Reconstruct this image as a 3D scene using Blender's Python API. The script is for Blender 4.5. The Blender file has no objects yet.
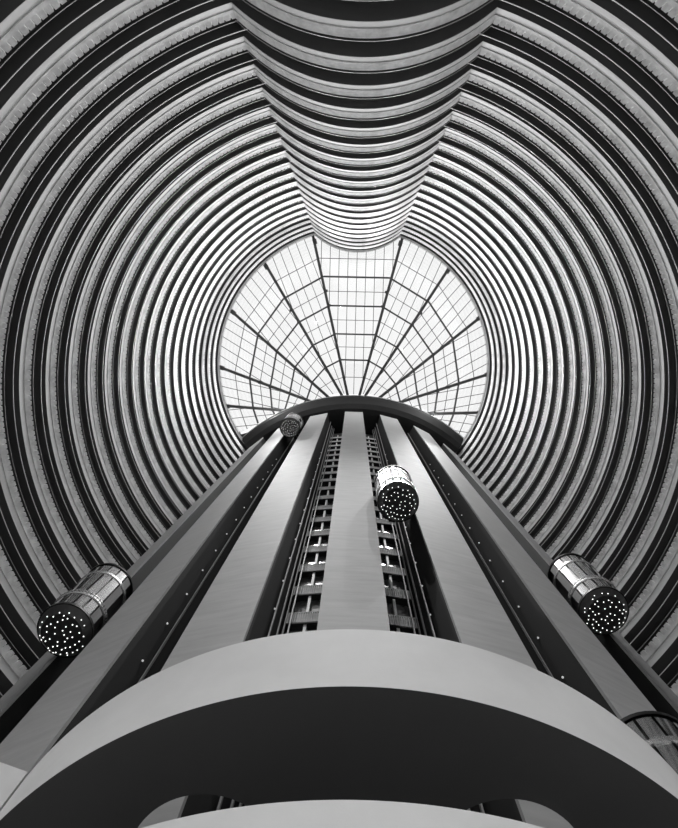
import bpy, bmesh, math, random
from mathutils import Vector, Matrix

sc = bpy.context.scene
COL = sc.collection
random.seed(7)
rad, deg = math.radians, math.degrees

# ------------------------------------------------------------------ camera
F = 650.0                       # focal length in pixels of the 678 x 828 frame
CX, CY = 339.0, 414.0
ZEN = (354.0, 342.0)            # where the verticals meet in the photograph
YAW = rad(0.1)
EYE = Vector((0.0, 0.0, 1.6))
EYE_H = 1.6
zc = Vector((ZEN[0] - CX, CY - ZEN[1], -F)).normalized()      # zenith in camera axes
dnc = Vector((0, -1, 0)); dnc = (dnc - zc * dnc.dot(zc)).normalized()
rtc = Vector((1, 0, 0)); rtc = (rtc - zc * rtc.dot(zc) - dnc * rtc.dot(dnc)).normalized()
rtW = Vector((math.cos(YAW), -math.sin(YAW), 0))
dnW = Vector((math.sin(YAW), math.cos(YAW), 0))
upW = Vector((0, 0, 1))
A_ = Matrix((rtc, dnc, zc)).transposed()
B_ = Matrix((rtW, dnW, upW)).transposed()
ROT = B_ @ A_.inverted()
cam_d = bpy.data.cameras.new('camera')
cam_d.sensor_width = 36.0
cam_d.lens = F * 36.0 / 828.0
cam_d.clip_end = 500
cam = bpy.data.objects.new('camera', cam_d)
COL.objects.link(cam)
cam.matrix_world = Matrix.Translation(EYE) @ ROT.to_4x4()
sc.camera = cam

def at_height(px, py, h):
    """pixel of the photograph -> point h metres above the eye (for things on a known level)"""
    d = ROT @ Vector((px - CX, CY - py, -F))
    return EYE + d * (h / d.z)

# ------------------------------------------------------------------ world, exposure
SKY = 1.02
w = bpy.data.worlds.new('overcast'); sc.world = w
w.use_nodes = True
bg = w.node_tree.nodes['Background']
bg.inputs['Color'].default_value = (1, 1, 1, 1)
bg.inputs['Strength'].default_value = SKY
sc.view_settings.view_transform = 'Standard'
sc.view_settings.look = 'None'
sc.view_settings.gamma = 1.0
sc.view_settings.use_curve_mapping = False
sc.view_settings.exposure = 0.15
sc.cycles.use_denoising = True
sc.cycles.max_bounces = 14
sc.cycles.diffuse_bounces = 8
sc.cycles.glossy_bounces = 4
sc.cycles.transparent_max_bounces = 16

# ------------------------------------------------------------------ dimensions (metres, from the fit of the photograph)
S = 2.9                                   # storey height
RC = Vector((-0.13, 3.1)); RR = 17.21        # gallery ring
ROUT = RR + 2.15                          # wall behind the galleries
BC = Vector((0.55, -19.36)); BR = 8.06     # convex bay behind the eye
def _cross():
    d = BC - RC; L = d.length; a = (L * L + RR * RR - BR * BR) / (2 * L); h = math.sqrt(RR * RR - a * a)
    u = d / L; n = Vector((-u.y, u.x)); m = RC + u * a
    return sorted((m + n * h, m - n * h), key=lambda p: p.x)
XL, XR = _cross()                          # where bay and ring meet
ang_ring = lambda p: deg(math.atan2(p.x - RC.x, p.y - RC.y)) % 360     # from +y towards +x
ang_bay = lambda p: deg(math.atan2(p.x - BC.x, p.y - BC.y))
KC = Vector((-0.59, 27.9)); KR = 19.35; KROT = 1.75        # lift core: centre, radius of pier faces
KBACK = 16.7
PITCH, HALF = 12.9, 3.25                  # degrees
H_CAN = 80.0                              # canopy soffit above the eye
H_SKY = 84.4
PC = Vector((0, 12.43)); PR = 7.5          # round podium
N0, N1 = 5, 28
def lev(n): return (n + 0.45) * S + EYE_H

# ------------------------------------------------------------------ portal lights: daylight openings
def portal(name, loc, rot, sx, sy):
    l = bpy.data.lights.new(name, 'AREA'); l.shape = 'RECTANGLE'; l.size = sx; l.size_y = sy
    l.cycles.is_portal = True
    o = bpy.data.objects.new(name, l); COL.objects.link(o)
    o.location = loc; o.rotation_euler = rot
    return o
portal('skylight_portal', (0, RC.y - 1, H_SKY + EYE_H + 0.7), (0, 0, 0), 38, 36)

# ------------------------------------------------------------------ materials
MATS = {}
def mat(name, col, rough=0.7, metal=0.0, spec=0.5, noise=0.0, nscale=2.0, stretch=(1, 1, 1), bump=0.0, bscale=20.0, emit=0.0):
    if name in MATS: return MATS[name]
    m = bpy.data.materials.new(name); m.use_nodes = True
    nt = m.node_tree; b = nt.nodes['Principled BSDF']
    b.inputs['Roughness'].default_value = rough
    b.inputs['Metallic'].default_value = metal
    b.inputs['Specular IOR Level'].default_value = spec
    b.inputs['Base Color'].default_value = (col, col, col, 1)
    if emit:
        b.inputs['Emission Color'].default_value = (1, 1, 1, 1)
        b.inputs['Emission Strength'].default_value = emit
    if noise or bump:
        tc = nt.nodes.new('ShaderNodeTexCoord'); mp = nt.nodes.new('ShaderNodeMapping')
        mp.inputs['Scale'].default_value = stretch
        nt.links.new(tc.outputs['Object'], mp.inputs['Vector'])
    if noise:
        n = nt.nodes.new('ShaderNodeTexNoise'); n.inputs['Scale'].default_value = nscale
        n.inputs['Detail'].default_value = 6; n.inputs['Roughness'].default_value = 0.62
        nt.links.new(mp.outputs['Vector'], n.inputs['Vector'])
        r = nt.nodes.new('ShaderNodeValToRGB')
        lo, hi = max(0.0, col * (1 - noise)), min(1.0, col * (1 + noise))
        r.color_ramp.elements[0].position = 0.3; r.color_ramp.elements[0].color = (lo, lo, lo, 1)
        r.color_ramp.elements[1].position = 0.7; r.color_ramp.elements[1].color = (hi, hi, hi, 1)
        nt.links.new(n.outputs['Fac'], r.inputs['Fac'])
        nt.links.new(r.outputs['Color'], b.inputs['Base Color'])
    if bump:
        n2 = nt.nodes.new('ShaderNodeTexNoise'); n2.inputs['Scale'].default_value = bscale
        n2.inputs['Detail'].default_value = 4
        nt.links.new(mp.outputs['Vector'], n2.inputs['Vector'])
        bp = nt.nodes.new('ShaderNodeBump'); bp.inputs['Strength'].default_value = bump
        bp.inputs['Distance'].default_value = 0.02
        nt.links.new(n2.outputs['Fac'], bp.inputs['Height'])
        nt.links.new(bp.outputs['Normal'], b.inputs['Normal'])
    MATS[name] = m
    return m

def glass_mat(name, clear=0.93, rough=0.02):
    m = bpy.data.materials.new(name); m.use_nodes = True
    nt = m.node_tree; nt.nodes.clear()
    o = nt.nodes.new('ShaderNodeOutputMaterial'); mx = nt.nodes.new('ShaderNodeMixShader')
    t = nt.nodes.new('ShaderNodeBsdfTransparent'); g = nt.nodes.new('ShaderNodeBsdfGlossy')
    t.inputs['Color'].default_value = (clear, clear, clear, 1)
    g.inputs['Roughness'].default_value = rough
    mx.inputs['Fac'].default_value = 0.05
    nt.links.new(t.outputs[0], mx.inputs[1]); nt.links.new(g.outputs[0], mx.inputs[2])
    nt.links.new(mx.outputs[0], o.inputs['Surface'])
    MATS[name] = m
    return m

M_PARAPET = mat('parapet_concrete', 0.72, 0.8, noise=0.28, nscale=1.6, stretch=(1, 1, 0.7), bump=0.25, bscale=9)
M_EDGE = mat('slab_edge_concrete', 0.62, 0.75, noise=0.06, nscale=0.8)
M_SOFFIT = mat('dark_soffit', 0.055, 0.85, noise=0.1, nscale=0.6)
M_RAIL = mat('pale_rail', 0.55, 0.5)
M_RAILG = mat('grey_rail', 0.18, 0.5)
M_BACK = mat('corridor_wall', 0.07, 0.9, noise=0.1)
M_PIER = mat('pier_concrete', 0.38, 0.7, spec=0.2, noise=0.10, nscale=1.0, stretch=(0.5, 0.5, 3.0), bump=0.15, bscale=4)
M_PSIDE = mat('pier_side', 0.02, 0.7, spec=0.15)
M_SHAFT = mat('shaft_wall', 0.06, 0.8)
M_SPAN = mat('spandrel', 0.85, 0.7, noise=0.15, nscale=3)
M_POST = mat('white_post', 0.92, 0.5)
M_PANE = mat('dark_pane', 0.12, 0.12, spec=0.6, noise=0.5, nscale=2.5)
M_STEEL = mat('guide_steel', 0.30, 0.5)
M_CANOPY = mat('canopy_paint', 0.02, 0.8, spec=0.2, noise=0.12, nscale=1.2, stretch=(1, 1, 4))
M_TRIM = mat('canopy_trim', 0.75, 0.5)
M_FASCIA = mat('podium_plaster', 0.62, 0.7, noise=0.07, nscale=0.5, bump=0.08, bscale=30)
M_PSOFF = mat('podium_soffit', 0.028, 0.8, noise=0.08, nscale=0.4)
M_SKYBAR = mat('skylight_steel', 0.10, 0.5)
M_GLASS = glass_mat('skylight_glass')
M_WGLASS = glass_mat('fill_window_glass')
M_FLOOR = mat('lobby_floor', 0.35, 0.4, noise=0.2, nscale=0.5)
M_WALL = mat('lobby_wall', 0.55, 0.8, noise=0.08)
M_CARGLASS = mat('mirror_glass', 0.52, 0.13, metal=1.0)
M_CARBAND = mat('car_band', 0.55, 0.25, metal=0.9)
M_CARDARK = mat('car_dark', 0.015, 0.35, spec=0.25)
M_BULB = mat('bulb_glow', 0.9, 0.5, emit=1.8)
M_LAMP = mat('shaft_lamp_glow', 0.9, 0.5, emit=0.35)

# ------------------------------------------------------------------ object helpers
def link(name, me, parent=None):
    o = bpy.data.objects.new(name, me); COL.objects.link(o)
    if parent is not None: o.parent = parent
    return o
def mesh(name, v, f, m, smooth=False):
    me = bpy.data.meshes.new(name); me.from_pydata([tuple(p) for p in v], [], f); me.update()
    bm = bmesh.new(); bm.from_mesh(me); bmesh.ops.recalc_face_normals(bm, faces=bm.faces); bm.to_mesh(me); bm.free()
    if smooth:
        for p in me.polygons: p.use_smooth = True
    me.materials.append(m)
    return me
def empty(name, loc=(0, 0, 0), rz=0.0):
    o = bpy.data.objects.new(name, None); COL.objects.link(o)
    o.empty_display_size = 0.3; o.location = loc; o.rotation_euler = (0, 0, rz)
    return o
def tag(o, label=None, cat=None, group=None, kind=None):
    if label: o['label'] = label
    if cat: o['category'] = cat
    if group: o['group'] = group
    if kind: o['kind'] = kind
    return o
def box_vf(x0, x1, y0, y1, z0, z1):
    v = [(x, y, z) for z in (z0, z1) for y in (y0, y1) for x in (x0, x1)]
    f = [(0, 2, 3, 1), (4, 5, 7, 6), (0, 1, 5, 4), (2, 6, 7, 3), (0, 4, 6, 2), (1, 3, 7, 5)]
    return v, f
def join(*vfs):
    V, Fc = [], []
    for v, f in vfs:
        k = len(V); V += list(v); Fc += [tuple(i + k for i in q) for q in f]
    return V, Fc
def boxm(name, m, *dims):
    return mesh(name, *join(*[box_vf(*d) for d in dims]), m)
def bar_vf(p, q, wd, ht):
    """straight bar from p to q, wd wide (level), ht tall, top at p.z"""
    p, q = Vector(p), Vector(q); d = (q - p).normalized()
    s = Vector((-d.y, d.x, 0)).normalized() * (wd / 2); t = Vector((0, 0, ht))
    v = [p - s - t, p + s - t, p - s, p + s, q - s - t, q + s - t, q - s, q + s]
    f = [(0, 1, 3, 2), (4, 6, 7, 5), (0, 4, 5, 1), (2, 3, 7, 6), (0, 2, 6, 4), (1, 5, 7, 3)]
    return v, f
def sweep(path, prof, closed=True, caps=True):
    """path: list of (x, y, nx, ny); prof: list of (inward offset, z)"""
    V, Fc, n = [], [], len(prof)
    for (x, y, nx, ny) in path:
        for i, z in prof: V.append((x + nx * i, y + ny * i, z))
    for a in range(len(path) - 1):
        for b in range(n if closed else n - 1):
            c = (b + 1) % n
            Fc.append((a * n + b, a * n + c, (a + 1) * n + c, (a + 1) * n + b))
    if closed and caps:
        Fc.append(tuple(range(n))[::-1]); Fc.append(tuple((len(path) - 1) * n + b for b in range(n)))
    return V, Fc
def ring_path(a0, a1, step=1.2, c=RC, r=RR):
    """angles in degrees measured from +y towards +x; normal points at the centre"""
    n = max(2, int(abs(a1 - a0) / step) + 1); out = []
    for k in range(n + 1):
        a = rad(a0 + (a1 - a0) * k / n); s, co = math.sin(a), math.cos(a)
        out.append((c.x + r * s, c.y + r * co, -s, -co))
    return out
def bay_path(step=2.0, c=BC, r=BR):
    b0, b1 = ang_bay(XL), ang_bay(XR)
    n = int((b1 - b0) / step) + 1; out = []
    for k in range(n + 1):
        a = rad(b0 + (b1 - b0) * k / n); s, co = math.sin(a), math.cos(a)
        out.append((c.x + r * s, c.y + r * co, s, co))
    return out
def lathe(prof, seg=40, a0=0.0, a1=2 * math.pi):
    full = abs(a1 - a0 - 2 * math.pi) < 1e-6; V, Fc = [], []; n = len(prof)
    cnt = seg if full else seg + 1
    for k in range(cnt):
        a = a0 + (a1 - a0) * k / seg
        for r, z in prof: V.append((r * math.sin(a), -r * math.cos(a), z))
    for k in range(seg):
        k2 = (k + 1) % cnt
        for b in range(n - 1): Fc.append((k * n + b, k2 * n + b, k2 * n + b + 1, k * n + b + 1))
    return V, Fc
END = 47.5                                # galleries run from the outer pier round to the bay
ARCS = [(END, ang_ring(XR)), (ang_ring(XL), 360 - END)]

# ------------------------------------------------------------------ room shell
fl = link('floor', mesh('floor', *sweep([(60 * math.sin(rad(a)), 60 * math.cos(rad(a)), -math.sin(rad(a)), -math.cos(rad(a))) for a in range(0, 361, 6)],
        [(0, 0), (0, -0.3), (59.9, -0.3), (59.9, 0)]), M_FLOOR)); tag(fl, kind='structure')
wo = link('wall_outer', mesh('wall_outer', *sweep(ring_path(0, 360, 2, RC, ROUT),
        [(0, lev(N0)), (0, H_SKY + EYE_H + 0.1), (-0.4, H_SKY + EYE_H + 0.1), (-0.4, lev(N0))], True, False), M_BACK)); tag(wo, kind='structure')
wc = link('wall_core', mesh('wall_core', *sweep(
        [(KC.x + KBACK * math.sin(rad(a)), KC.y - KBACK * math.cos(rad(a)), math.sin(rad(a)), -math.cos(rad(a))) for a in range(-62, 63, 2)],
        [(-0.35, 0), (-0.35, H_CAN + EYE_H + 5), (-0.75, H_CAN + EYE_H + 5), (-0.75, 0)]), M_SHAFT)); tag(wc, kind='structure')

# lower wall of the lobby; tall windows in its back half added for fill daylight
ZT = lev(N0)
FILL_WIN = [(180 + k * 20 - 80, 14.0) for k in range(9)]
segs = []; a = END
for c, wdt in FILL_WIN:
    segs.append((a, c - wdt / 2)); a = c + wdt / 2
segs.append((a, 360 - END))
wl_parts = [sweep(ring_path(s0, s1), [(-0.3, 0), (-0.3, ZT), (-0.8, ZT), (-0.8, 0)]) for s0, s1 in segs]
Z_SILL, Z_HEAD = 1.0, 15.6
for c, wdt in FILL_WIN:
    wl_parts.append(sweep(ring_path(c - wdt / 2, c + wdt / 2), [(-0.3, 0), (-0.3, Z_SILL), (-0.8, Z_SILL), (-0.8, 0)]))
    wl_parts.append(sweep(ring_path(c - wdt / 2, c + wdt / 2), [(-0.3, Z_HEAD), (-0.3, ZT), (-0.8, ZT), (-0.8, Z_HEAD)]))
wl = link('wall_lower', mesh('wall_lower', *join(*wl_parts), M_WALL)); tag(wl, kind='structure')
for k, (c, wdt) in enumerate(FILL_WIN):
    a = rad(c); pos = Vector((RC.x + (RR + 0.5) * math.sin(a), RC.y + (RR + 0.5) * math.cos(a), 0))
    hw = (RR + 0.3) * math.sin(rad(wdt / 2)) + 0.03
    wn = empty('fill_window_%d' % (k + 1), pos, -a); tag(wn, kind='structure')
    link('fill_window_frame', boxm('fill_window_frame', M_SKYBAR, (-hw, hw, -0.06, 0.06, Z_SILL, Z_SILL + 0.12), (-hw, hw, -0.06, 0.06, Z_HEAD - 0.12, Z_HEAD),
        (-hw, -hw + 0.12, -0.06, 0.06, Z_SILL, Z_HEAD), (hw - 0.12, hw, -0.06, 0.06, Z_SILL, Z_HEAD), (-0.05, 0.05, -0.06, 0.06, Z_SILL, Z_HEAD),
        *[(-hw, hw, -0.05, 0.05, z - 0.05, z + 0.05) for z in (4.6, 8.2, 11.9)]), wn)
    for z0, z1 in ((Z_SILL, 4.6), (4.6, 8.2), (8.2, 11.9), (11.9, Z_HEAD)):
        for s in (-1, 1):
            x0, x1 = sorted((s * 0.05, s * (hw - 0.12)))
            link('pane', boxm('pane', M_WGLASS, (x0, x1, -0.004, 0.004, z0 + 0.06, z1 - 0.06)), wn)
    portal('fill_window_portal', (pos.x + math.sin(a) * 0.4, pos.y + math.cos(a) * 0.4, (Z_SILL + Z_HEAD) / 2), (rad(90), 0, math.pi - a), 2 * hw, Z_HEAD - Z_SILL)

# ------------------------------------------------------------------ galleries (one thing per storey, parts share mesh data)
Z_TOP, LEAN = 1.10, 0.075
def ring_join(prof, ext=0.0, step=1.2, lo=0.0):
    return join(*[sweep(ring_path(a0 - (ext if a0 > 180 else 0), a1 + (ext if a1 < 180 else 0), step), prof) for a0, a1 in ARCS])
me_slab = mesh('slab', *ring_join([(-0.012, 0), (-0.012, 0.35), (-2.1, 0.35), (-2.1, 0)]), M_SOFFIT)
me_edge = mesh('slab_edge', *ring_join([(0, 0.0), (0, 0.47), (-0.01, 0.47), (-0.01, 0.0)]), M_EDGE)
def fluted():
    V, Fc = [], []
    for a0, a1 in ARCS:
        arc = rad(a1 - a0) * RR; n = int(arc / 0.27)
        cols = []
        for k in range(n):
            for frac, g in ((0.0, 0), (0.72, 0), (0.86, 1)):
                cols.append((a0 + (a1 - a0) * (k + frac) / n, g))
        cols.append((a1, 0))
        base = len(V)
        rows = ((-0.05, 0.50, 0), (0.022, 0.50, 0), (0.035, 0.72, 0), (LEAN, Z_TOP, 0.09), (-0.08, Z_TOP + 0.0, 0), (-0.08, 0.35, 0))
        for ad, g in cols:
            a = rad(ad); s, co = math.sin(a), math.cos(a)
            for i, z, dp in rows:
                r = RR - i + g * dp
                V.append((RC.x + r * s, RC.y + r * co, z))
        m = len(rows)
        for c in range(len(cols) - 1):
            for b in range(m - 1):
                Fc.append((base + c * m + b, base + c * m + b + 1, base + (c + 1) * m + b + 1, base + (c + 1) * m + b))
        # reveal between slab edge and parapet
        k = len(V); v, f = sweep(ring_path(a0, a1), [(-0.05, 0.46), (-0.05, 0.53)], False)
        V += v; Fc += [tuple(i + k for i in q) for q in f]
    return V, Fc
me_par = mesh('parapet', *fluted(), M_PARAPET)
def rail(i, z, r):
    return [(i + r, z - r), (i + r, z + r), (i - r, z + r), (i - r, z - r)]
me_hand = mesh('handrail', *ring_join(rail(0.34, 1.66, 0.013), 1.6), M_RAIL)
me_low = mesh('lower_rail', *ring_join(rail(0.10, 1.27, 0.009), 0.4), M_RAILG)
# the convex bay
bp = bay_path()
me_bedge = mesh('bay_edge', *sweep(bp, [(0, 0), (0, 0.44), (-0.02, 0.44), (-0.02, 0)]), M_EDGE)
me_bpar = mesh('bay_parapet', *sweep(bp, [(-0.06, 0.40), (-0.06, 0.48), (0.022, 0.48), (LEAN, Z_TOP), (-0.1, Z_TOP), (-0.1, 0.40)]), M_PARAPET)
me_brail = mesh('bay_rail', *sweep(bp, rail(0.10, 1.26, 0.010)), M_RAILG)
V, Fc = [], []
for k, (x, y, nx, ny) in enumerate(bp):
    t = k / (len(bp) - 1)
    a = rad(ang_ring(XL) + 2 + t * (ang_ring(XR) - ang_ring(XL) - 4)); ox, oy = RC.x + (ROUT - 0.03) * math.sin(a), RC.y + (ROUT - 0.03) * math.cos(a)
    V += [(x - nx * 0.025, y - ny * 0.025, 0), (ox, oy, 0), (x - nx * 0.025, y - ny * 0.025, 0.35), (ox, oy, 0.35)]
for k in range(len(bp) - 1):
    q = 4 * k
    Fc += [(q, q + 1, q + 5, q + 4), (q + 2, q + 6, q + 7, q + 3), (q, q + 4, q + 6, q + 2), (q + 1, q + 3, q + 7, q + 5)]
me_bslab = mesh('bay_slab', V, Fc, M_SOFFIT)
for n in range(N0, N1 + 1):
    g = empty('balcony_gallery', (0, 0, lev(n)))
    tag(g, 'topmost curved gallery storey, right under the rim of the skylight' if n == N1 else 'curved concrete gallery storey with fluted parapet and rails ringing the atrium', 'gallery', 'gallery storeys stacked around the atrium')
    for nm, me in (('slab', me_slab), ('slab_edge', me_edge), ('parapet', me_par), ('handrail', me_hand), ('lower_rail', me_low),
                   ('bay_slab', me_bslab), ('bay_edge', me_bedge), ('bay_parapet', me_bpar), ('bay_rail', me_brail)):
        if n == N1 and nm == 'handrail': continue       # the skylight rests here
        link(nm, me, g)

# ------------------------------------------------------------------ lift core: piers
PIERW = 2 * KR * math.sin(rad(HALF))
HT = H_CAN + EYE_H
DEPTH = KR - KBACK + 0.25
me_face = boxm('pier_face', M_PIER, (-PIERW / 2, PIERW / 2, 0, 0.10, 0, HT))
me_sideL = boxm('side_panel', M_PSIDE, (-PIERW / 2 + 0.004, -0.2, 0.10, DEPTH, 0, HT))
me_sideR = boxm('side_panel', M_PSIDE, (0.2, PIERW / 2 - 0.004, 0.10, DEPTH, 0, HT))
lamp_me = None
def sphere_vf(r, c=(0, 0, 0), u=8, v=5):
    bm = bmesh.new(); bmesh.ops.create_uvsphere(bm, u_segments=u, v_segments=v, radius=r)
    V = [tuple(Vector(c) + x.co) for x in bm.verts]; Fc = [tuple(x.index for x in f.verts) for f in bm.faces]; bm.free()
    return V, Fc
me_lamp = mesh('shaft_lamp', *sphere_vf(0.04), M_LAMP, True)
def core_pt(angle, r):
    a = rad(angle + KROT); return Vector((KC.x + r * math.sin(a), KC.y - r * math.cos(a), 0))
PIERS = {0: 'broad pale concrete pier between the two channels with lobby windows',
         -1: 'concrete pier between the empty window channel and the highest lift car',
         1: 'concrete pier beside the bright lift car of the window channel',
         -2: 'concrete pier whose foot meets the short side parapet next to the podium',
         2: 'concrete pier behind the lift car that is half hidden by the podium',
         -3: 'outermost narrow pier beyond the lift car nearest the short side parapet',
         3: 'outermost narrow pier beyond the chrome lift car that hangs above the half hidden one'}
for k, lab in PIERS.items():
    p = core_pt(k * PITCH, KR * math.cos(rad(HALF)))
    e = empty('concrete_pier', p, rad(k * PITCH + KROT)); tag(e, lab, 'pier', 'concrete piers of the lift core')
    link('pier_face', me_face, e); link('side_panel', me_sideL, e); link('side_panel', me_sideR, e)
    sd = -1 if k > 0 else 1                         # lamps on the side that faces the middle
    if k:
        for n in range(4, 20):
            o = link('shaft_lamp', me_lamp, e)
            o.location = (sd * (PIERW / 2 + 0.03), 0.9 if abs(k) == 2 else 1.3, lev(n) + 1.9)

# ------------------------------------------------------------------ lift channels with lobby fronts
SHAFTS = {-1: 'lift channel with stacked lobby windows and no lift car in it',
          1: 'lift channel with lobby windows, dark below its lift car',
          -2: 'dark lift channel holding the highest small lift car',
          2: 'dark lift channel holding the lift car half hidden by the podium',
          -3: 'narrow lift channel of the chrome lift car nearest the short side parapet',
          3: 'narrow lift channel of the chrome lift car above the half hidden one'}
SW = 2 * KBACK * math.sin(rad(PITCH / 2)) - PIERW * 1.06       # clear width at the back
ribs = [(-SW / 2 + 0.04 + i * SW / 15, -SW / 2 + 0.10 + i * SW / 15, -0.30, -0.24, 0.04, 0.92) for i in range(15)]
me_span = boxm('spandrel', M_SPAN, (-SW / 2, SW / 2, -0.24, 0.0, 0.0, 0.98), *ribs, (-SW / 2, SW / 2, -0.31, -0.24, 0.92, 1.0))
me_slabd = boxm('slab_underside', M_PSIDE, (-SW / 2, SW / 2, -0.32, 0.0, -0.12, 0.0))  # near-black strip: the shadow under each slab put into its colour
me_post = boxm('post', M_POST, (-0.06, 0.06, -0.26, -0.02, 1.0, 2.78))
me_pane = boxm('pane', M_PANE, (-0.26, 0.26, -0.06, -0.02, 1.06, 2.72))
me_grail = boxm('guide_rail', M_STEEL, (-0.025, 0.025, -0.04, 0.04, 0, HT - 0.05))
for k, lab in SHAFTS.items():
    sg = 1 if k > 0 else -1
    ang = sg * (abs(k) - 0.5) * PITCH
    p = core_pt(ang, KBACK - 0.02)
    e = empty('lift_shaft', p, rad(ang + KROT))
    tag(e, lab, 'lift shaft', 'lift channels between the piers')
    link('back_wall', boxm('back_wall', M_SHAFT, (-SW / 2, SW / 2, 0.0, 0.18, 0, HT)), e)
    if abs(k) == 1:
        for n in range(3, 26):
            for nm, me in (('spandrel', me_span), ('slab_underside', me_slabd)):
                o = link(nm, me, e); o.location = (0, 0, lev(n))
            o = link('post', me_post, e); o.location = (0.08 * -sg, 0, lev(n))
            for dx in (-0.33, 0.33):
                o = link('pane', me_pane, e); o.location = (0.08 * -sg + dx, 0, lev(n))
    # guide rails stand on the outer side of the channel, near the next pier
    for dx, dy in ((0.42, -0.62), (0.58, -0.72), (0.68, -1.0), (0.78, -1.5)):
        o = link('guide_rail', me_grail, e); o.location = (sg * dx, dy, 0)

# ------------------------------------------------------------------ canopy over the pier tops
def core_path(r, a=52, step=1.5, c=KC):
    n = int(2 * a / step); out = []
    for k in range(n + 1):
        t = rad(-a + 2 * a * k / n); s, co = math.sin(t), math.cos(t)
        out.append((c.x + r * s, c.y - r * co, s, -co))
    return out
RE = 21.2; KCAN = Vector((-0.17, 27.9))
e = empty('core_canopy', (0, KCAN.y - RE, HT)); tag(e, 'dark curved canopy capping the tops of the lift piers', 'canopy')
cp = [(x, y - (KCAN.y - RE), nx, ny) for x, y, nx, ny in core_path(RE, 42.0, 1.5, KCAN)]
link('soffit', mesh('soffit', *sweep(cp, [(-0.1, 2.2), (-0.25, 1.55), (-0.9, 0.55), (-1.5, 0.05), (-2.2, 0.0), (-8.0, 0.0), (-8.0, 2.3), (-0.2, 2.3)]), M_CANOPY, False), e)
link('edge_trim', mesh('edge_trim', *sweep(cp, [(0, 2.2), (0, 2.35), (-0.5, 2.35), (-0.5, 2.2)]), M_TRIM), e)
me_bolt = boxm('bolt', M_SKYBAR, (-0.05, 0.05, -0.05, 0.05, 0, 0.16))
for k in range(-20, 21):
    a = rad(k * 2.0); o = link('bolt', me_bolt, e)
    o.location = (KCAN.x + (RE - 0.1) * math.sin(a), KCAN.y - (RE - 0.1) * math.cos(a) - (KCAN.y - RE), 2.35)
rf = link('ceiling', mesh('ceiling', *sweep(core_path(RE - 0.55, 60), [(0, HT + 2.4), (0, H_SKY + EYE_H - 0.75), (-16, H_SKY + EYE_H - 0.75), (-16, HT + 2.4)]), M_BACK)); tag(rf, kind='structure')

# ------------------------------------------------------------------ skylight
ZPX = lambda p: (210 + 0.2415 * p[0], 230 + 0.2415 * p[1])
RIBS = [  # outer end, crossings with the four ring purlins, inner end (pixels of a close-up of the photograph)
    [(432, 40), (470, 193), (495, 313), (520, 430), (542, 537), (570, 680)],
    [(230, 145), (305, 285), (367, 383), (425, 478), (475, 572), (540, 675)],
    [(90, 335), (200, 430), (277, 500), (352, 568), (425, 628), (485, 685)],
    [(42, 567), (165, 612), (250, 650), (330, 680), (400, 703), (460, 725)],
    [(65, 728), (180, 740), (258, 743), (310, 746), (360, 750), (420, 755)],
    [(110, 850), (200, 800), (270, 765), (320, 757), (365, 753), (425, 758)],
]
AX = Vector((-math.sin(rad(1.5) - YAW), math.cos(rad(1.5) - YAW)))     # axis of the fan in plan
AX0 = Vector((0.12, 0))
def mirror(p):
    q = Vector((p.x, p.y)) - AX0; q = 2 * q.dot(AX) * AX - q + AX0
    return Vector((q.x, q.y, p.z))
def half(side):
    out = []
    for r in RIBS:
        pts = [at_height(*ZPX(p), H_SKY) for p in r]
        if side > 0: pts = [mirror(p) for p in pts]
        d = (pts[0] - pts[1]).normalized(); o = pts[0]
        while (Vector((o.x, o.y)) - RC).length < RR + 1.3: o = o + d * 0.1
        pts.append(o)                                   # bearing end, on the wall head
        out.append(pts)
    return out
L, Rr = half(-1), half(1)
ALL = L[::-1] + Rr                                      # from one flank across to the other
sky = empty('skylight', (0, RC.y, H_SKY + EYE_H)); tag(sky, 'fan shaped glass skylight with dark steel ribs over the atrium', 'skylight')
def slink(nm, vf, m):
    v, f = vf; off = Vector((0, RC.y, H_SKY + EYE_H))
    return link(nm, mesh(nm, [Vector(p) - off for p in v], f, m), sky)
for r in ALL:
    inner = r[5] + (r[5] - r[4]).normalized() * 1.0
    rb = slink('rib', bar_vf(r[6], inner, 0.33, 0.5), M_SKYBAR)
    slink('rib_bracket', bar_vf(r[0] + Vector((0, 0, 0.04)), r[0] + (r[1] - r[0]).normalized() * 0.6 + Vector((0, 0, 0.04)), 0.5, 0.62), M_SKYBAR).parent = rb
def clip(p, d, poly):
    t0, t1 = -1e9, 1e9
    n = len(poly); c = sum(poly, Vector((0, 0))) / n
    for i in range(n):
        a, b = poly[i], poly[(i + 1) % n]; nrm = Vector((b.y - a.y, a.x - b.x))
        if nrm.length < 1e-6: continue
        if (c - a).dot(nrm) > 0: nrm = -nrm
        den = d.dot(nrm); num = (a - p).dot(nrm)
        if abs(den) < 1e-9:
            if num < 0: return None
            continue
        t = num / den
        if den > 0: t1 = min(t1, t)
        else: t0 = max(t0, t)
    return (t0, t1) if t1 - t0 > 0.3 else None
zb = H_SKY + EYE_H
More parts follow.
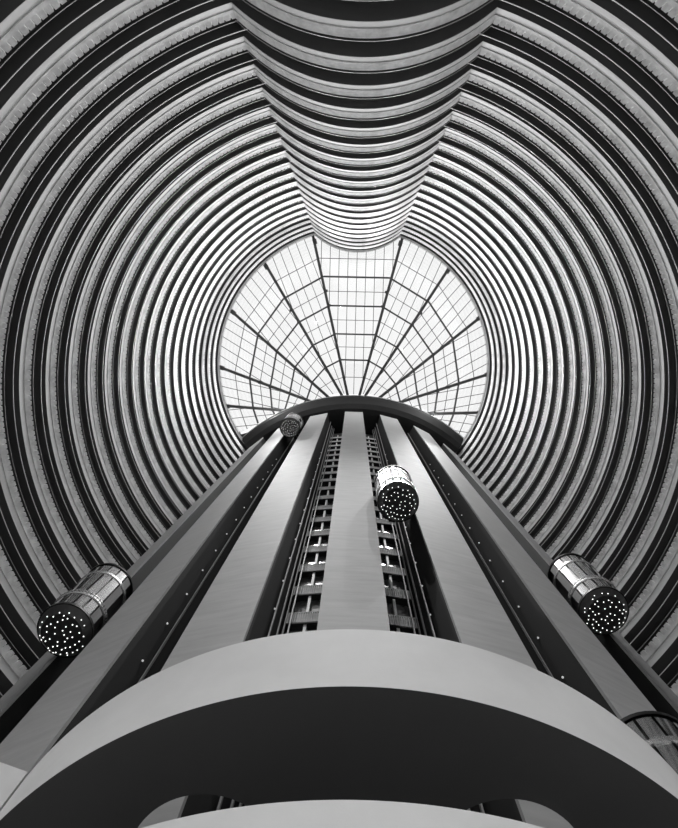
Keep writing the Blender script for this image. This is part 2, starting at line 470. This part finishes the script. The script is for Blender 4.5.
for a, b in zip(ALL[:-1], ALL[1:]):
    A2 = [Vector((q.x, q.y)) for q in a]; B2 = [Vector((q.x, q.y)) for q in b]
    for i in range(1, 5):
        slink('purlin', bar_vf(a[i], b[i], 0.20, 0.3), M_SKYBAR)
    seq = [0, 1, 2, 3, 4, 5]
    for i in range(5):
        slink('mullion', bar_vf((a[i] + a[i + 1]) / 2, (b[i] + b[i + 1]) / 2, 0.07, 0.12), M_SKYBAR)
    d = ((A2[6] + B2[6]) / 2 - (A2[5] + B2[5]) / 2).normalized(); nrm = Vector((-d.y, d.x)); mid = (A2[1] + B2[1]) / 2
    poly = [A2[6], B2[6], B2[5], A2[5]]
    for j in range(-4, 5):
        p = mid + nrm * (j * 1.14)
        t = clip(p, d, poly)
        if t:
            q0, q1 = p + d * t[0], p + d * t[1]
            slink('mullion', bar_vf((q0.x, q0.y, zb - 0.01), (q1.x, q1.y, zb - 0.01), 0.07, 0.12), M_SKYBAR)
    order = [6, 1, 2, 3, 4, 5]
    for i in range(5):
        c = [a[order[i]], b[order[i]], b[order[i + 1]], a[order[i + 1]]]
        v = [(q.x, q.y, zb + dz) for dz in (0.02, 0.05) for q in c]
        slink('glass_pane', (v, [(0, 1, 2, 3), (7, 6, 5, 4), (0, 4, 5, 1), (1, 5, 6, 2), (2, 6, 7, 3), (3, 7, 4, 0)]), M_GLASS)

# added fill lights in invented housings, hung from the skylight steel
me_hous = mesh('fill_housing', *join(box_vf(-0.16, 0.16, -0.16, 0.16, -0.62, -0.5), box_vf(-0.03, 0.03, -0.03, 0.03, -0.5, 0)), M_SKYBAR)
def spot(name, watts, cone, blend):
    l = bpy.data.lights.new(name, 'SPOT'); l.energy = watts; l.spot_size = rad(cone); l.spot_blend = blend; l.shadow_soft_size = 0.06
    return l
FLOOD, SPOT = spot('fill_flood', 1150.0, 172, 0.2), spot('fill_spot', 33000.0, 60, 1.0)
for k, r in enumerate(ALL[1:-1]):
    for ld, p in ((FLOOD, r[2]), (SPOT, (r[1] + r[2]) / 2)):
        if ld is SPOT and k in (0, 9): continue          # none next to the canopy
        o = link('fill_housing', me_hous, sky); o.location = p - sky.location
        q = bpy.data.objects.new(ld.name, ld); COL.objects.link(q); q.location = p - Vector((0, 0, 0.85))
        if ld is SPOT: q.rotation_euler = (rad(-5), 0, 0)          # aimed away from the lift core

# added fill lights, out of view, shaped as globe posts in the lobby
def fill_posts():
    mb = mesh('base', *lathe([(0.001, 0), (0.28, 0), (0.28, 0.05), (0.06, 0.12), (0.001, 0.12)], 20), M_SKYBAR)
    mp_ = mesh('pole', *lathe([(0.045, 0.1), (0.045, 2.9), (0.09, 2.95), (0.09, 3.02)], 12), M_SKYBAR)
    mg = mesh('globe', *sphere_vf(0.26, (0, 0, 3.25), 16, 10), mat('fill_glow', 0.9, 0.5, emit=110.0), True)
    for a in (95, 130, 165, 195, 230, 265):
        e = empty('fill_post', (RC.x + 12.5 * math.sin(rad(a)), RC.y + 12.5 * math.cos(rad(a)), 0))
        tag(e, 'unseen fill light added to the lobby, a glowing white globe on a thin dark pole', 'lamp', 'added fill globes in the lobby')
        link('base', mb, e); link('pole', mp_, e); link('globe', mg, e)

# ------------------------------------------------------------------ podium tiers
def pod_path(a0, a1, r=PR, step=1.0):
    n = int((a1 - a0) / step); out = []
    for k in range(n + 1):
        t = rad(a0 + (a1 - a0) * k / n); s, co = math.sin(t), math.cos(t)
        out.append((PC.x + r * s, PC.y - r * co, s, -co))
    return out
HOLES = [(Vector((-2.2, 7.84)), 1.2), (Vector((2.3, 7.84)), 1.2)]
def slab_with_holes(name, outline, holes, z0, z1, m):
    bm = bmesh.new()
    loops = [outline] + [[(c.x + r * math.cos(i * math.pi / 20), c.y + r * math.sin(i * math.pi / 20)) for i in range(40)] for c, r in holes]
    edges = []
    for lp in loops:
        vs = [bm.verts.new((x, y, z0)) for x, y in lp]
        edges += [bm.edges.new((vs[i], vs[(i + 1) % len(vs)])) for i in range(len(vs))]
    bmesh.ops.triangle_fill(bm, use_beauty=True, use_dissolve=False, edges=edges)
    r = bmesh.ops.extrude_face_region(bm, geom=list(bm.faces))
    for x in r['geom']:
        if isinstance(x, bmesh.types.BMVert): x.co.z = z1
    bmesh.ops.recalc_face_normals(bm, faces=bm.faces)
    me = bpy.data.meshes.new(name); bm.to_mesh(me); bm.free(); me.materials.append(m)
    return me
def tier(h_top, h_bot, lab):
    off = Vector((PC.x, PC.y - PR, h_bot + EYE_H))
    e = empty('podium_tier', off); tag(e, lab, 'balcony')
    hh = h_top - h_bot
    pth = [(x - off.x, y - off.y, nx, ny) for x, y, nx, ny in pod_path(-64, 53)]
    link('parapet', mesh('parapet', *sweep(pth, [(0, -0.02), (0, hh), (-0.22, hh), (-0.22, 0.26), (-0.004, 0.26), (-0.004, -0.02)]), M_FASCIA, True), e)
    for p in e.children:
        p.data.set_sharp_from_angle(angle=rad(30))
    inn = pod_path(-64, 53, PR - 0.006, 1)
    back = []
    for k in range(48, -49, -1):                        # along the pier faces, with a round bite at each lift lane
        q = core_pt(k * 0.33, KR + 0.12); hit = [h for h in HOLES if (Vector((q.x, q.y)) - h[0]).length < h[1]]
        if not hit: back.append((q.x, q.y)); continue
        c, rr = hit[0]
        if back and back[-1] == 'bite': continue
        b = [(c.x + rr * math.cos(t), c.y + rr * math.sin(t)) for t in [-math.pi * m_ / 36 - rad(360) for m_ in range(-36, 36)]]
        b = [p for p in b if (Vector(p) - KC).length > KR + 0.14 and p[1] < c.y + rr * 0.98]
        b.sort(key=lambda p: -math.atan2(p[0] - c.x, -(p[1] - c.y)))
        back += b + ['bite']
    outl = [p for p in [(x, y) for x, y, *_ in inn] + back if p != 'bite']
    outl = [(x - off.x, y - off.y) for x, y in outl]
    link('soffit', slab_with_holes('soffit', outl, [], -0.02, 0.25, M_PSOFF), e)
    return e
K = PR / 9.0
tier(10.75, 8.9, 'upper round podium balcony with pale smooth fascia and dark underside')
tier(6.54, 4.75, 'lower round podium balcony with pale fascia, under the dark soffit')

# short parapet beside the podium, in front of a pier foot
a0, a1 = at_height(0, 762, 13.0), at_height(25, 771, 13.0)
d = (a1 - a0); d.z = 0; d.normalize()
q0, q1 = a0 - d * 3.2, a1 + d * 0.06
e = empty('side_parapet', ((q0.x + q1.x) / 2, (q0.y + q1.y) / 2, 0)); tag(e, 'short pale side parapet at the foot of a pier, next to the podium', 'parapet')
off = e.location
n = Vector((-d.y, d.x, 0))
def para(z0, z1, t, m, nm):
    v, f = bar_vf(q0 * 1, q1 * 1, t, z1 - z0)
    v = [Vector((p.x, p.y, p.z - a0.z + z1)) + n * (t / 2) - Vector((off.x, off.y, 0)) for p in v]
    link(nm, mesh(nm, v, f, m), e)
para(11.0 + EYE_H, 13.0 + EYE_H, 0.25, M_FASCIA, 'parapet_wall')
para(0, 11.0 + EYE_H, 0.24, M_WALL, 'support_wall')

fill_posts()

# ------------------------------------------------------------------ lift cars
CRAD, CLEN = 1.03, 4.6
def car_meshes():
    out = []
    R = CRAD
    out.append(('underside', mesh('underside', *lathe([(0.001, -0.30), (0.74 * R, -0.30), (0.76 * R, -0.28)]), M_CARDARK, False)))
    out.append(('skirt', mesh('skirt', *lathe([(0.755 * R, -0.29), (R, 0.02), (R, 0.10)]), mat('car_skirt', 0.05, 0.3), False)))
    bl = []
    pts = []
    while len(pts) < 52:
        a, r = random.uniform(0, 2 * math.pi), math.sqrt(random.random()) * 0.86 * R
        q = (r * math.sin(a), r * math.cos(a))
        if all((q[0] - w_[0]) ** 2 + (q[1] - w_[1]) ** 2 > 0.155 ** 2 for w_ in pts): pts.append(q)
    for x, y in pts:
        r = math.hypot(x, y); z = -0.315 if r < 0.74 * R else -0.315 + (r - 0.74 * R) / (0.26 * R) * 0.34
        bl.append(sphere_vf(0.025, (x, y, z), 6, 4))
    out.append(('bulbs', mesh('bulbs', *join(*bl), M_BULB, True)))
    secs = ((0.10, 1.10, 0), (1.32, 3.30, 1), (3.46, 4.30, 2))
    out.append(('band', mesh('band', *lathe([(R - 0.02, 1.08), (R + 0.05, 1.10), (R + 0.05, 1.16), (R + 0.03, 1.18), (R + 0.03, 1.28), (R + 0.05, 1.30), (R + 0.05, 1.34), (R - 0.02, 1.34)]), M_CARBAND)))
    out.append(('band', mesh('band', *lathe([(R - 0.02, 3.29), (R + 0.04, 3.30), (R + 0.04, 3.45), (R - 0.02, 3.47)]), M_CARBAND)))
    slats = []
    for k in range(48):
        a = 2 * math.pi * k / 48; x, y = (R + 0.05) * math.sin(a), -(R + 0.05) * math.cos(a)
        slats.append(box_vf(x - 0.012, x + 0.012, y - 0.012, y + 0.012, 1.12, 1.33))
    out.append(('slat_ring', mesh('slat_ring', *join(*slats), M_CARDARK)))
    out.append(('rim', mesh('rim', *lathe([(R - 0.03, -0.0), (R + 0.035, 0.0), (R + 0.035, 0.12), (R - 0.03, 0.12)]), M_CARDARK)))
    out.append(('roof', mesh('roof', *lathe([(R + 0.04, 4.26), (R + 0.05, 4.36), (R * 0.8, 4.52), (0.3, 4.60), (0.001, 4.60)]), M_CARDARK)))
    core = lathe([(R - 0.06, 0.1), (R - 0.06, 4.3)])
    out.append(('inner_shell', mesh('inner_shell', *core, M_CARDARK)))
    pan = []
    NP = 16
    for z0, z1, s in secs:
        for k in range(NP):
            g = 0.034
            a0, a1 = 2 * math.pi * k / NP + g, 2 * math.pi * (k + 1) / NP - g
            am = (a0 + a1) / 2
            if -math.cos(am) > 0.55: continue          # side that faces the shaft
            pan.append(mesh('glass_panel', *lathe([(R - 0.03, z0 + 0.02), (R, z0 + 0.03), (R, z1 - 0.03), (R - 0.03, z1 - 0.02)], 4, a0, a1), M_CARGLASS, True))
    for p in pan: p.set_sharp_from_angle(angle=rad(40))
    out += [('glass_panel', p) for p in pan]
    out.append(('guide_arm', boxm('guide_arm', M_CARDARK, (-0.16, 0.16, R - 0.15, R + 0.5, 1.6, 1.8))))
    out.append(('guide_arm', boxm('guide_arm', M_CARDARK, (-0.16, 0.16, R - 0.15, R + 0.5, 3.7, 3.9))))
    return out
CAR = car_meshes()
CARS = [(6.45, 32.2, 'bright glass lift car in the window channel, its dark bulb studded underside showing'),
        (-19.35, 66.5, 'smallest, highest lift car just under the canopy'),
        (-32.2, 22.6, 'chrome banded lift car beside the pier with the short side parapet at its foot'),
        (32.2, 26.35, 'chrome banded lift car above the one that the podium half hides'),
        (19.35, 9.15, 'lift car half hidden behind the rim of the podium')]
for ang, h, lab in CARS:
    p = core_pt(ang, 20.0)
    e = empty('lift_car', (p.x, p.y, h + EYE_H + 0.3), rad(ang + KROT)); tag(e, lab, 'elevator', 'glass lift cars')
    got = {}
    for nm, me in CAR:
        own = {'bulbs': 'underside', 'slat_ring': 'band', 'glass_panel': 'inner_shell'}.get(nm)
        o = link(nm, me, got.get(own, e)); got.setdefault(nm, o)
        if nm in ('bulbs', 'slat_ring'): o['kind'] = 'stuff'
